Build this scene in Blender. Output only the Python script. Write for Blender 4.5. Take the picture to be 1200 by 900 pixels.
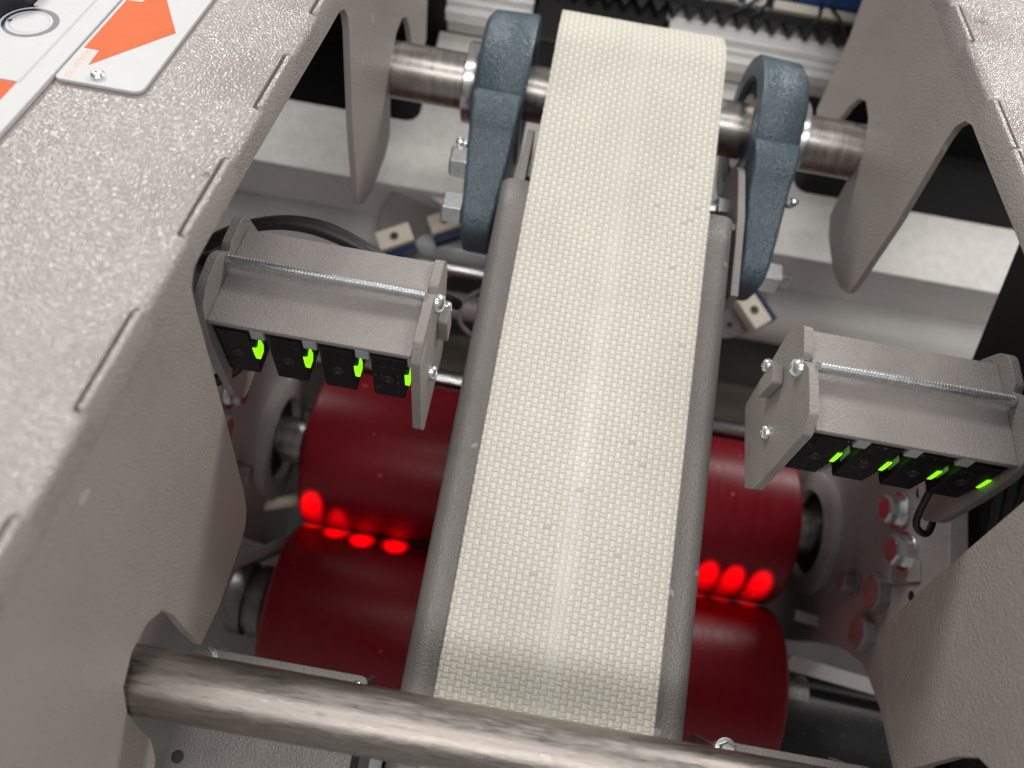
import bpy, bmesh, math, random
import numpy as np
from mathutils import Vector, Matrix, noise
random.seed(7)
MM = 0.001
for o in list(bpy.data.objects): bpy.data.objects.remove(o)
SC = bpy.context.scene
COL = SC.collection

# ------------------------------------------------------------------ camera
TH = math.radians(10.2)
SA, CA = 0.95626, 0.29253
right = Vector((1, 0, 0)); up = Vector((0, SA, CA)); fwd = Vector((0, CA, -SA))
cr = right * math.cos(TH) + up * math.sin(TH)
cu = -right * math.sin(TH) + up * math.cos(TH)
cam = bpy.data.objects.new('camera', bpy.data.cameras.new('camera')); COL.objects.link(cam)
cam.matrix_world = Matrix(((cr.x, cu.x, -fwd.x, 0), (cr.y, cu.y, -fwd.y, 0), (cr.z, cu.z, -fwd.z, .295), (0, 0, 0, 1)))
cam.data.sensor_width = 36; cam.data.lens = 27
cam.data.clip_start = 0.005; cam.data.clip_end = 30
cam.data.dof.use_dof = True; cam.data.dof.focus_distance = 0.268; cam.data.dof.aperture_fstop = 8
SC.camera = cam

# ------------------------------------------------------------------ room light
W = bpy.data.worlds.new('World'); SC.world = W; W.use_nodes = True
W.node_tree.nodes['Background'].inputs[0].default_value = (1.0, .97, .94, 1)
W.node_tree.nodes['Background'].inputs[1].default_value = 0.32
def area(name, loc, target, sx, sy, power, color=(1, .98, .95)):
    l = bpy.data.lights.new(name, 'AREA'); l.shape = 'RECTANGLE'; l.size = sx; l.size_y = sy; l.energy = power; l.color = color
    o = bpy.data.objects.new(name, l); COL.objects.link(o); o.location = loc
    d = Vector(target) - Vector(loc)
    o.rotation_euler = d.to_track_quat('-Z', 'Y').to_euler()
    return o
# ceiling fluorescents of the workshop: near ones overhead, others further down the hall
area('ceiling_light', (0.15, -0.50, 1.9), (0, 0, 0), 1.3, .22, 14)
area('ceiling_light', (-0.10, 0.55, 1.9), (0, .1, 0), 1.3, .16, 9.5)
area('ceiling_light', (-2.2, 4.0, 1.75), (0, .1, 0), 1.6, .7, 105)
area('ceiling_light', (2.6, 4.2, 1.55), (0, .1, 0), 1.6, .7, 125)
SC.view_settings.view_transform = 'Standard'; SC.view_settings.look = 'None'
SC.view_settings.exposure = 0; SC.view_settings.gamma = 1

# ------------------------------------------------------------------ materials
def mat(name, color, rough=.5, metal=0, bump=None, vary=0, varyscale=60, coat=0, spec=.5, emit=None, roughvary=0, vst=None, specks=None):
    """bump = (scale, distance_mm, stretch xyz, detail)"""
    m = bpy.data.materials.new(name); m.use_nodes = True
    nt = m.node_tree; N = nt.nodes; L = nt.links; b = N['Principled BSDF']
    b.inputs['Base Color'].default_value = (*color, 1); b.inputs['Roughness'].default_value = rough
    b.inputs['Metallic'].default_value = metal; b.inputs['Coat Weight'].default_value = coat
    b.inputs['Specular IOR Level'].default_value = spec
    if emit: b.inputs['Emission Color'].default_value = (*emit[0], 1); b.inputs['Emission Strength'].default_value = emit[1]
    tc = N.new('ShaderNodeTexCoord')
    if vary or roughvary:
        nz = N.new('ShaderNodeTexNoise'); nz.inputs['Scale'].default_value = varyscale; nz.inputs['Detail'].default_value = 6
        nz.inputs['Roughness'].default_value = .65
        vm = N.new('ShaderNodeMapping'); vm.inputs['Scale'].default_value = vst or (1, 1, 1)
        L.new(tc.outputs['Object'], vm.inputs['Vector']); L.new(vm.outputs['Vector'], nz.inputs['Vector'])
        if vary:
            mr = N.new('ShaderNodeMapRange'); mr.inputs['From Min'].default_value = .3; mr.inputs['From Max'].default_value = .7
            mr.inputs['To Min'].default_value = 1 - vary; mr.inputs['To Max'].default_value = 1 + vary
            L.new(nz.outputs['Fac'], mr.inputs['Value'])
            mx = N.new('ShaderNodeMix'); mx.data_type = 'RGBA'; mx.blend_type = 'MULTIPLY'; mx.inputs['Factor'].default_value = 1
            mx.inputs['A'].default_value = (*color, 1); L.new(mr.outputs['Result'], mx.inputs['B'])
            L.new(mx.outputs['Result'], b.inputs['Base Color'])
        if roughvary:
            m2 = N.new('ShaderNodeMapRange'); m2.inputs['From Min'].default_value = .3; m2.inputs['From Max'].default_value = .7
            m2.inputs['To Min'].default_value = rough - roughvary; m2.inputs['To Max'].default_value = rough + roughvary
            L.new(nz.outputs['Fac'], m2.inputs['Value']); L.new(m2.outputs['Result'], b.inputs['Roughness'])
    if specks:
        # small specks of dirt or chips: (cells per metre, size 0-1, share of cells, colour)
        ssc, ssz, shr, scol = specks
        wn = N.new('ShaderNodeTexNoise'); wn.inputs['Scale'].default_value = ssc * 2.5; L.new(tc.outputs['Object'], wn.inputs['Vector'])
        wm_ = N.new('ShaderNodeMixRGB'); wm_.blend_type = 'ADD'; wm_.inputs['Fac'].default_value = .5 / ssc; L.new(tc.outputs['Object'], wm_.inputs['Color1']); L.new(wn.outputs['Color'], wm_.inputs['Color2'])
        vo = N.new('ShaderNodeTexVoronoi'); vo.inputs['Scale'].default_value = ssc; L.new(wm_.outputs['Color'], vo.inputs['Vector'])
        sp = N.new('ShaderNodeSeparateColor'); L.new(vo.outputs['Color'], sp.inputs['Color'])
        th = N.new('ShaderNodeMath'); th.operation = 'MULTIPLY'; th.inputs[1].default_value = ssz; L.new(sp.outputs['Green'], th.inputs[0])
        lt = N.new('ShaderNodeMath'); lt.operation = 'LESS_THAN'; L.new(vo.outputs['Distance'], lt.inputs[0]); L.new(th.outputs[0], lt.inputs[1])
        gt = N.new('ShaderNodeMath'); gt.operation = 'LESS_THAN'; L.new(sp.outputs['Red'], gt.inputs[0]); gt.inputs[1].default_value = shr
        an = N.new('ShaderNodeMath'); an.operation = 'MULTIPLY'; L.new(lt.outputs[0], an.inputs[0]); L.new(gt.outputs[0], an.inputs[1])
        sm_ = N.new('ShaderNodeMix'); sm_.data_type = 'RGBA'; L.new(an.outputs[0], sm_.inputs['Factor']); sm_.inputs['B'].default_value = (*scol, 1)
        if b.inputs['Base Color'].is_linked: L.new(b.inputs['Base Color'].links[0].from_socket, sm_.inputs['A'])
        else: sm_.inputs['A'].default_value = (*color, 1)
        L.new(sm_.outputs['Result'], b.inputs['Base Color'])
    if bump:
        sc, dist, st, det = bump
        mp = N.new('ShaderNodeMapping'); mp.inputs['Scale'].default_value = st; L.new(tc.outputs['Object'], mp.inputs['Vector'])
        n2 = N.new('ShaderNodeTexNoise'); n2.inputs['Scale'].default_value = sc; n2.inputs['Detail'].default_value = det
        L.new(mp.outputs['Vector'], n2.inputs['Vector'])
        bp = N.new('ShaderNodeBump'); bp.inputs['Strength'].default_value = 1; bp.inputs['Distance'].default_value = dist * MM
        L.new(n2.outputs['Fac'], bp.inputs['Height']); L.new(bp.outputs['Normal'], b.inputs['Normal'])
    return m
I3 = (1, 1, 1)
M = {}
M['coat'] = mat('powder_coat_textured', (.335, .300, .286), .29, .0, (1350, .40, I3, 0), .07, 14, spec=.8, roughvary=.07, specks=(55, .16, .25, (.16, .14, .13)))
M['coat_web'] = mat('powder_coat_web', (.36, .322, .300), .40, 0, (1100, .42, I3, 2), .08, 18, roughvary=.05, specks=(70, .14, .2, (.5, .47, .45)))
M['coat_fine'] = mat('powder_coat_fine', (.26, .237, .226), .45, 0, (1300, .36, I3, 2), .10, 50, specks=(170, .15, .10, (.12, .105, .10)))
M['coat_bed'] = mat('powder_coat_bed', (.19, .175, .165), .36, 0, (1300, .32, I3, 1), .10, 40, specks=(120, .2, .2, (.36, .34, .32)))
M['coat_dim'] = mat('powder_coat_inner', (.33, .305, .295), .5, 0, (900, .2, I3, 2), .10, 50)
M['galv'] = mat('galvanised_sheet', (.74, .72, .69), .55, .25, (500, .12, I3, 3), .09, 160)
M['alu'] = mat('aluminium', (.80, .79, .78), .4, .3, (300, .05, (.05, 1, 1), 2), .05, 80)
M['tube'] = mat('grey_painted_tube', (.64, .62, .60), .42, .1, (300, .06, I3, 2), .05, 60)
M['steel'] = mat('turned_steel', (.42, .39, .37), .34, 1, (900, .04, (5, .5, .5), 2), .25, 220, roughvary=.08, vst=(1.6, .3, .3))
M['bar'] = mat('worn_steel_bar', (.31, .28, .258), .36, 1, (2200, .07, (.08, 1.5, 1.5), 3), .24, 1300, roughvary=.12, vst=(.10, 1, 1))
M['zinc'] = mat('zinc_plated', (.76, .79, .80), .26, 1, (600, .04, I3, 2), .1, 300)
M['zincdim'] = mat('dull_bolt', (.33, .31, .30), .55, .8, None, .15, 300)
M['blue'] = mat('blue_cast_paint', (.066, .104, .130), .27, 0, (1100, .55, I3, 1), .12, 120, spec=.6)
M['red'] = mat('red_polyurethane', (.165, .0026, .008), .38, 0, (900, .02, (12, .5, .5), 2), .10, 260, spec=.24, roughvary=.06, vst=(2, .12, .12), specks=(140, .16, .22, (.42, .12, .12)))
M['blackplastic'] = mat('black_plastic', (.0045, .0045, .005), .45, 0, (900, .1, I3, 2), spec=.3, specks=(900, .35, .16, (.10, .10, .10)))
M['rubber'] = mat('black_rubber', (.014, .014, .015), .45, 0, (500, .1, I3, 2), .2, 200)
M['black'] = mat('black_cover_and_dark_gaps', (.004, .004, .004), .6)  # side cover colour, also the black standing in for dark openings
M['darkhole'] = mat('dark_interior', (.03, .028, .027), .7, 0, None, .3, 30)
M['greyclip'] = mat('grey_clip', (.33, .34, .36), .45)
M['led'] = mat('green_led', (.25, .9, .02), .3, emit=((.28, 1, .0), 1.15))
M['white'] = mat('white_label', (.58, .585, .59), .5, 0, (500, .03, I3, 2), .03, 90, spec=.25)
M['orange'] = mat('orange_print', (.68, .145, .05), .55, 0, None, .05, 90, spec=.1)
M['orangetxt'] = mat('pale_orange_print', (.82, .45, .28), .4)
M['navy'] = mat('navy_print', (.02, .02, .06), .4)
M['greyline'] = mat('grey_line', (.32, .32, .35), .4)
M['bluepanel'] = mat('blue_panel', (.012, .07, .23), .45)
M['navypanel'] = mat('dark_navy_panel', (.004, .007, .02), .5)
M['cream'] = mat('cream_plastic', (.66, .60, .50), .5, 0, None, .05, 90)
M['bluedark'] = mat('dark_blue_plastic', (.006, .025, .075), .4)
M['panel'] = mat('brown_grey_backing', (.24, .21, .175), .65, 0, None, .25, 18)
M['floor'] = mat('dark_machine_floor', (.075, .068, .06), .6, 0, None, .3, 18)
M['silverrod'] = mat('polished_rod', (.62, .62, .62), .25, 1, None, .1, 60)

# ------------------------------------------------------------------ mesh helpers (all in millimetres)
class MB:
    def __init__(s): s.v = []; s.f = []; s.mi = []
    def add(s, vs, fs, mi=0):
        k = len(s.v); s.v += [tuple(p) for p in vs]; s.f += [tuple(i + k for i in f) for f in fs]; s.mi += [mi] * len(fs); return s
    def box(s, x0, x1, y0, y1, z0, z1, mi=0):
        v = [(x, y, z) for z in (z0, z1) for y in (y0, y1) for x in (x0, x1)]
        return s.add(v, [(0, 2, 3, 1), (4, 5, 7, 6), (0, 1, 5, 4), (2, 6, 7, 3), (0, 4, 6, 2), (1, 3, 7, 5)], mi)
    def prism(s, pts, ext, mi=0):
        """pts: 3D loop, ext: extrusion vector"""
        n = len(pts); e = Vector(ext); a = [Vector(p) for p in pts]
        # orient so that the bottom cap faces away from ext
        nrm = Vector((0, 0, 0))
        for i in range(n): nrm += a[i].cross(a[(i + 1) % n])
        if nrm.dot(e) < 0: a.reverse()
        vs = [tuple(p) for p in a] + [tuple(p + e) for p in a]
        fs = [tuple(range(n - 1, -1, -1)), tuple(range(n, 2 * n))] + [(i, (i + 1) % n, n + (i + 1) % n, n + i) for i in range(n)]
        return s.add(vs, fs, mi)
    def px(s, yz, x0, x1, mi=0): return s.prism([(x0, y, z) for y, z in yz], (x1 - x0, 0, 0), mi)
    def pz(s, xy, z0, z1, mi=0): return s.prism([(x, y, z0) for x, y in xy], (0, 0, z1 - z0), mi)
    def lathe(s, c, axis, prof, n=32, closed=False, mi=0):
        """prof: list of (distance along axis, radius)"""
        ax = Vector(axis).normalized(); t = Vector((0, 0, 1)) if abs(ax.z) < .9 else Vector((1, 0, 0))
        e1 = ax.cross(t).normalized(); e2 = ax.cross(e1); c = Vector(c); vs = []
        for d, r in prof:
            for k in range(n):
                a = 2 * math.pi * k / n; vs.append(tuple(c + ax * d + (e1 * math.cos(a) + e2 * math.sin(a)) * r))
        fs = []; m = len(prof)
        for i in range(m if closed else m - 1):
            j = (i + 1) % m
            for k in range(n): fs.append((i * n + k, i * n + (k + 1) % n, j * n + (k + 1) % n, j * n + k))
        if not closed: fs += [tuple(range(n - 1, -1, -1)), tuple((m - 1) * n + k for k in range(n))]
        return s.add(vs, fs, mi)
    def cyl(s, p0, p1, r, n=32, ch=0, mi=0):
        p0 = Vector(p0); p1 = Vector(p1); L = (p1 - p0).length
        pr = [(0, r - ch), (ch, r), (L - ch, r), (L, r - ch)] if ch else [(0, r), (L, r)]
        return s.lathe(p0, p1 - p0, pr, n, mi=mi)
    def tube(s, pts, r, n=10, mi=0, sub=6):
        P = [Vector(p) for p in pts]; Q = []
        for i in range(len(P) - 1):
            a = P[max(i - 1, 0)]; b = P[i]; c = P[i + 1]; d = P[min(i + 2, len(P) - 1)]
            for k in range(sub):
                t = k / sub
                Q.append(.5 * ((2 * b) + (c - a) * t + (2 * a - 5 * b + 4 * c - d) * t * t + (3 * b - a - 3 * c + d) * t ** 3))
        Q.append(P[-1]); vs = []; pe = None
        for i, q in enumerate(Q):
            t = (Q[min(i + 1, len(Q) - 1)] - Q[max(i - 1, 0)]).normalized()
            if pe is None: pe = t.cross(Vector((.3, .2, 1))).normalized()
            pe = (pe - t * pe.dot(t)).normalized(); g = t.cross(pe)
            for k in range(n):
                a = 2 * math.pi * k / n; vs.append(tuple(q + (pe * math.cos(a) + g * math.sin(a)) * r))
        fs = [(i * n + k, i * n + (k + 1) % n, (i + 1) * n + (k + 1) % n, (i + 1) * n + k) for i in range(len(Q) - 1) for k in range(n)]
        fs += [tuple(range(n - 1, -1, -1)), tuple((len(Q) - 1) * n + k for k in range(n))]
        return s.add(vs, fs, mi)
    def build(s, name, mats, parent=None, bevel=0, smooth=35, loc=None):
        me = bpy.data.meshes.new(name); off = Vector(loc) if loc else Vector((0, 0, 0))
        me.from_pydata([tuple((Vector(p) - off) * MM) for p in s.v], [], s.f)
        for m in (mats if isinstance(mats, (list, tuple)) else [mats]): me.materials.append(m)
        for p, i in zip(me.polygons, s.mi): p.material_index = i; p.use_smooth = True
        bm = bmesh.new(); bm.from_mesh(me); bmesh.ops.recalc_face_normals(bm, faces=bm.faces); bm.to_mesh(me); bm.free()
        me.set_sharp_from_angle(angle=math.radians(smooth))
        o = bpy.data.objects.new(name, me); COL.objects.link(o)
        if loc: o.location = off * MM
        if parent:
            o.parent = parent
            q = parent
            while q is not None: o.location = o.location - q.location; q = q.parent
        if bevel:
            b = o.modifiers.new('bevel', 'BEVEL'); b.width = bevel * MM; b.segments = 2; b.limit_method = 'ANGLE'; b.angle_limit = math.radians(40)
            b.harden_normals = True
        return o
def tag(o, label=None, cat=None, group=None, kind=None):
    if label: o['label'] = label
    if cat: o['category'] = cat
    if group: o['group'] = group
    if kind: o['kind'] = kind
    return o
def thing(name, loc, label, cat, group=None):
    o = bpy.data.objects.new(name, None); COL.objects.link(o); o.location = Vector(loc) * MM; o.empty_display_size = .01
    return tag(o, label, cat, group)
def rounded(poly, idx_r, seg=5):
    """round the corners listed in idx_r {index: radius} of a 2-D polygon"""
    out = []; n = len(poly)
    for i, p in enumerate(poly):
        if i not in idx_r: out.append(p); continue
        P = Vector(p); A = Vector(poly[i - 1]); B = Vector(poly[(i + 1) % n]); r = idx_r[i]
        a = (A - P); b = (B - P); r = min(r, a.length * .48, b.length * .48)
        a = P + a.normalized() * r; b = P + b.normalized() * r
        for k in range(seg + 1):
            t = k / seg; out.append(tuple((1 - t) ** 2 * a + 2 * t * (1 - t) * P + t * t * b))
    return out
def hexhead(mb, c, axis, af, h, washer=0, dimple=False):
    ax = Vector(axis).normalized(); c = Vector(c); R = af / math.sqrt(3); d = 0
    if washer: mb.lathe(c, ax, [(0, washer), (.3, washer + .2), (1.6, washer + .2), (1.9, washer)], 28); d = 1.9
    mb.lathe(c + ax * d, ax, [(0, R), (h - .8, R), (h, R * .86)], 6)
    mb.lathe(c + ax * (d + h), ax, [(0, R * .80), (.15, R * .78)], 24)
    return mb
def socket_head(mb, c, axis, r, h):
    mb.lathe(c, axis, [(0, r), (h * .5, r), (h * .85, r * .82), (h, r * .55), (h, r * .42), (h * .45, r * .38), (h * .45, .01)], 18)
    return mb

# ------------------------------------------------------------------ backing of the machine interior
fl = MB().box(-600, 700, -400, 700, -345, -340).build('machine_floor', M['floor']); tag(fl, 'dark grey sheet closing the machine far below the rollers', 'floor', kind='structure')
fb = MB().box(-600, 700, 520, 525, -339, -95).build('machine_back_wall', M['darkhole']); tag(fb, 'dark rear wall of the machine', 'wall', kind='structure')

# ------------------------------------------------------------------ side frames
XL, XR = -88.0, 152.0
FS = Vector((0, .9423, -.3345)); FN = Vector((0, .3345, .9423))
def base(y): return Vector((0, y, 142 - .355 * y))
WEB = [(470, -34), (357, -36), (342, -52), (324, -92), (300, -94), (293, -66), (292, -48), (289, -37), (281, -29), (268, -25.5), (256, -29), (248, -39), (242, -53),
       (235, -65), (222, -65.5), (199, -58), (184, -48), (177.5, -39), (178.5, -32), (191.6, 4.4), (209.5, 41), (211, 47), (209, 53), (204, 57), (189.8, 62.2),
       (142, 80.8), (101, 96.4), (84, 103), (74, 105), (69.5, 103), (66, 97), (46, 52), (29, 15.5), (23, 5.7), (17, 1.6), (10, 1.4), (-12, 6.5), (-25, 15), (-21, 30), (-15.5, 47), (-14, 58), (-17.5, 66),
       (-25, 70.5), (-34, 69), (-41, 61.5), (-47, 48.5), (-51.5, 37), (-58, 28.5), (-72, 20), (-100, 16), (-190, 20)]
def band_z(y): return 142 - .355 * y - 7.0
WEBP = WEB + [(-190, band_z(-190)), (470, band_z(470))]
def side_frame(side, slots, label):
    s = -1 if side == 'L' else 1
    xw = XL if side == 'L' else XR
    root = thing('machine_side_frame', (xw, 0, 142), label, 'machine frame', 'sloping side frames of the machine')
    # bend (swept profile): ordinary stations and slot stations share the vertex count
    def prof(slot):
        if not slot:
            r = 2.5; pts = [(-40, 0), (-r - .8, 0)]
            for k in range(7):
                a = math.pi / 2 * k / 6; pts.append((-r + r * math.sin(a), -r + r * math.cos(a)))
            pts.append((0, -9)); return pts
        return [(-40, 0), (-3.5, 0), (-3.35, -.1), (-3.3, -2.3), (-2.25, -2.3), (-2.15, -.1), (-1.8, .35), (-.5, .35), (0, -.4), (0, -9)]
    st = []
    y = -190.0
    ev = [(-190, 0)]
    for a, b in slots: ev += [(a - 1.2, 0), (a, 1), (b, 1), (b + 1.2, 0)]
    ev.append((470, 0)); ev.sort(key=lambda t: t[0])
    yy = []
    for (a, fa), (b, fb2) in zip(ev[:-1], ev[1:]):
        k = max(1, int((b - a) / 12))
        for i in range(k): yy.append((a + (b - a) * i / k, fa if i == 0 else (1 if fa and fb2 else 0)))
    yy.append(ev[-1])
    m = MB(); n = 10
    for i, (y, f) in enumerate(yy):
        for (dx, dn) in prof(f): m.v.append(tuple(Vector((xw - s * -1 * 0 + (dx * -s), 0, 0)) + base(y) + FN * dn))
    for i in range(len(yy) - 1):
        for k in range(n - 1): m.f.append((i * n + k, i * n + k + 1, (i + 1) * n + k + 1, (i + 1) * n + k)); m.mi.append(0)
    m.build('folded_edge', M['coat'], root, smooth=50)
    # flange sheet from the fold outwards
    xo = xw + s * 40; xe = xw + s * (170 if s < 0 else 80)
    g = MB(); p = [Vector((xo, 0, 0)) + base(-190), Vector((xe, 0, 0)) + base(-190), Vector((xe, 0, 0)) + base(470), Vector((xo, 0, 0)) + base(470)]
    g.prism([q for q in p], -FN * 3); g.build('flange', M['coat'], root)
    w = MB(); w.px(WEBP, xw + s * .12, xw + s * 3)
    w.build('web', M['coat_web'], root, bevel=.35)
    return root
side_frame('L', [(-31, 2.5), (27.5, 53.7), (79.5, 108.1), (132.7, 159.5), (185.6, 212), (238, 264)], 'left sloping grey sheet metal side frame carrying the arrow sign')
side_frame('R', [(40, 66), (93, 119), (152, 179), (208.1, 246 - 14), (246, 271.2)][:3] + [(180.5, 207), (246, 271.2)], 'right sloping grey sheet metal side frame with the shaft notch')

# ------------------------------------------------------------------ signs on the left flange; local coordinates (x, s) on the flange
def fpt(x, s, h=0): return Vector((x, 0, 142)) + FS * s + FN * h
def fprism(mb, pts, h0, h1, mi=0): return mb.prism([fpt(x, s, h0) for x, s in pts], FN * (h1 - h0), mi)
sign = thing('arrow_sign', fpt(-136, 160), 'white aluminium sign plate with an orange arrow, screwed to the left frame', 'sign')
m = MB(); fprism(m, rounded([(-148.8, 135.5), (-122.6, 135.5), (-122.6, 235), (-148.8, 235)], {0: 2, 1: 3.2}), .2, 1.4)
m.build('plate', M['white'], sign, bevel=.25)
m = MB(); fprism(m, [(-147.6, 152.3), (-142.9, 152.3), (-142.4, 144.2), (-125.6, 168.4), (-140.5, 194), (-142.6, 182.3), (-147.6, 182)], 1.42, 1.5)
m.build('arrow', M['orange'], sign)
m = MB(); socket_head(m, fpt(-137.2, 139.6, 1.4), FN, 2.1, 1.5); m.build('screw', M['zinc'], sign)
def lettering(body, size, loc, u, v, material, parent, name='lettering'):
    c = bpy.data.curves.new(name, 'FONT'); c.body = body; c.size = size * MM; c.extrude = .00003
    o = bpy.data.objects.new(name, c); COL.objects.link(o)
    dg = bpy.context.evaluated_depsgraph_get(); me = bpy.data.meshes.new_from_object(o.evaluated_get(dg)); bpy.data.objects.remove(o)
    u = Vector(u).normalized(); v = Vector(v).normalized(); w = u.cross(v)
    q = Vector(loc) * MM - parent.location
    me.transform(Matrix(((u.x, v.x, w.x, q.x), (u.y, v.y, w.y, q.y), (u.z, v.z, w.z, q.z), (0, 0, 0, 1))))
    me.materials.clear(); me.materials.append(material)
    r = bpy.data.objects.new(name, me); COL.objects.link(r); r.parent = parent
    return r
lettering('PIC-WWWC', 3.0, fpt(-144.6, 137.2, 1.45), FS, (-1, 0, 0), M['orangetxt'], sign)

pan = thing('control_panel', fpt(-165, 150), 'white control panel with a navy ring and an orange field on the left frame', 'panel')
m = MB()
ring = [(-168 + 9.3 * math.cos(a), 159.6 + 9.3 * math.sin(a)) for a in [math.radians(t) for t in range(200, 99, -12)]]
fprism(m, [(-149.2, 60), (-149.2, 260), (-172.4, 260), (-172.4, 169.5)] + ring[::-1] + [(-181, 152), (-215, 135), (-215, 60)], .2, 1.8)
m.build('panel_plate', M['white'], pan, bevel=.3)
m = MB(); fprism(m, [(-156.4, 129.8), (-155.6, 129.8), (-155.6, 260), (-156.4, 260)], 1.82, 1.86); m.build('border_line', M['greyline'], pan)
m = MB(); fprism(m, [(-156.4, 60), (-156.4, 129.6), (-215, 129.6), (-215, 60)], 1.82, 1.88); m.build('orange_field', M['orange'], pan)
m = MB(); fprism(m, [(-156.4, 129.6), (-156.4, 130.1), (-215, 130.1), (-215, 129.6)], 1.83, 1.89)
fprism(m, [(-163, 122), (-161.4, 122), (-160, 127), (-163, 127)], 1.9, 1.92); m.build('border_line', M['navy'], pan)
def ringmesh(mb, cx, cs, r0, r1, h, n=48, ox=0, oy=0):
    vs = []
    for k in range(n):
        a = 2 * math.pi * k / n
        vs.append(tuple(fpt(cx + r1 * math.cos(a), cs + r1 * math.sin(a), h)))
        vs.append(tuple(fpt(cx + ox + r0 * math.cos(a), cs + oy + r0 * math.sin(a), h)))
    mb.add(vs, [(2 * k, 2 * ((k + 1) % n), 2 * ((k + 1) % n) + 1, 2 * k + 1) for k in range(n)])
m = MB(); ringmesh(m, -168, 159.6, 6.8, 8.3, 1.84, ox=-.35, oy=-.2); m.build('ring_symbol', M['navy'], pan)
m = MB(); ringmesh(m, -168.4, 159.6, 5.6, 5.9, 1.84, ox=.2, oy=-.1); m.build('ring_symbol', M['greyline'], pan)
m = MB(); fprism(m, [(-174.6, 158), (-173.4, 158.6), (-173.8, 159.6), (-174.8, 159.4)], 1.84, 1.87); m.build('ring_mark', M['navy'], pan)
m = MB(); fprism(m, [(-172.6, 270), (-172.6, 170)] + [(-168 + 9.6 * math.cos(a), 159.6 + 9.6 * math.sin(a)) for a in [math.radians(t) for t in range(122, 194, 12)]] + [(-240, 156), (-240, 270)], .1, 7)
o = m.build('rubber_pad', M['rubber'], bevel=1); tag(o, 'black rubber pad behind the navy ring in the top left corner', 'pad')

# ------------------------------------------------------------------ slider bed
bed = thing('conveyor_bed', (32, 0, -2.3), 'long grey powder coated slider bed under the cream belt', 'conveyor bed')
def bedsec():
    pts = []; r = 6
    for k in range(9):
        a = math.pi / 2 * k / 8; pts.append((-20.5 + r - r * math.cos(a), -2.6 - r + r * math.sin(a)))
    return [(-20.5, -55)] + pts + [(64 - p[0], p[1]) for p in pts[::-1]] + [(84.5, -55)]
sec = bedsec()
m = MB(); n = len(sec); ys = [-150 + i * 334.5 / 24 for i in range(25)]
for y in ys:
    for x, z in sec: m.v.append((x, y, z))
for i in range(24):
    for k in range(n - 1): m.f.append((i * n + k, i * n + k + 1, (i + 1) * n + k + 1, (i + 1) * n + k)); m.mi.append(0)
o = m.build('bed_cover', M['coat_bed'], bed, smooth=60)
sm = o.modifiers.new('thickness', 'SOLIDIFY'); sm.thickness = .0022; sm.offset = -1
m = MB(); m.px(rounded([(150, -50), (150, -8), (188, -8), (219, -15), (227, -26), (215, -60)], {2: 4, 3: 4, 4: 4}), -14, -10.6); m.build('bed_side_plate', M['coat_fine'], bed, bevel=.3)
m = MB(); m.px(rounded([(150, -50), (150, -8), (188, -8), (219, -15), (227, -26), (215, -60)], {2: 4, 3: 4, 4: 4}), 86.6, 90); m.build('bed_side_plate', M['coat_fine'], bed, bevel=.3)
m = MB(); m.box(-10.4, 86.4, 183, 186, -56, -10); m.build('bed_cross_plate', M['coat_bed'], bed)

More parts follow.
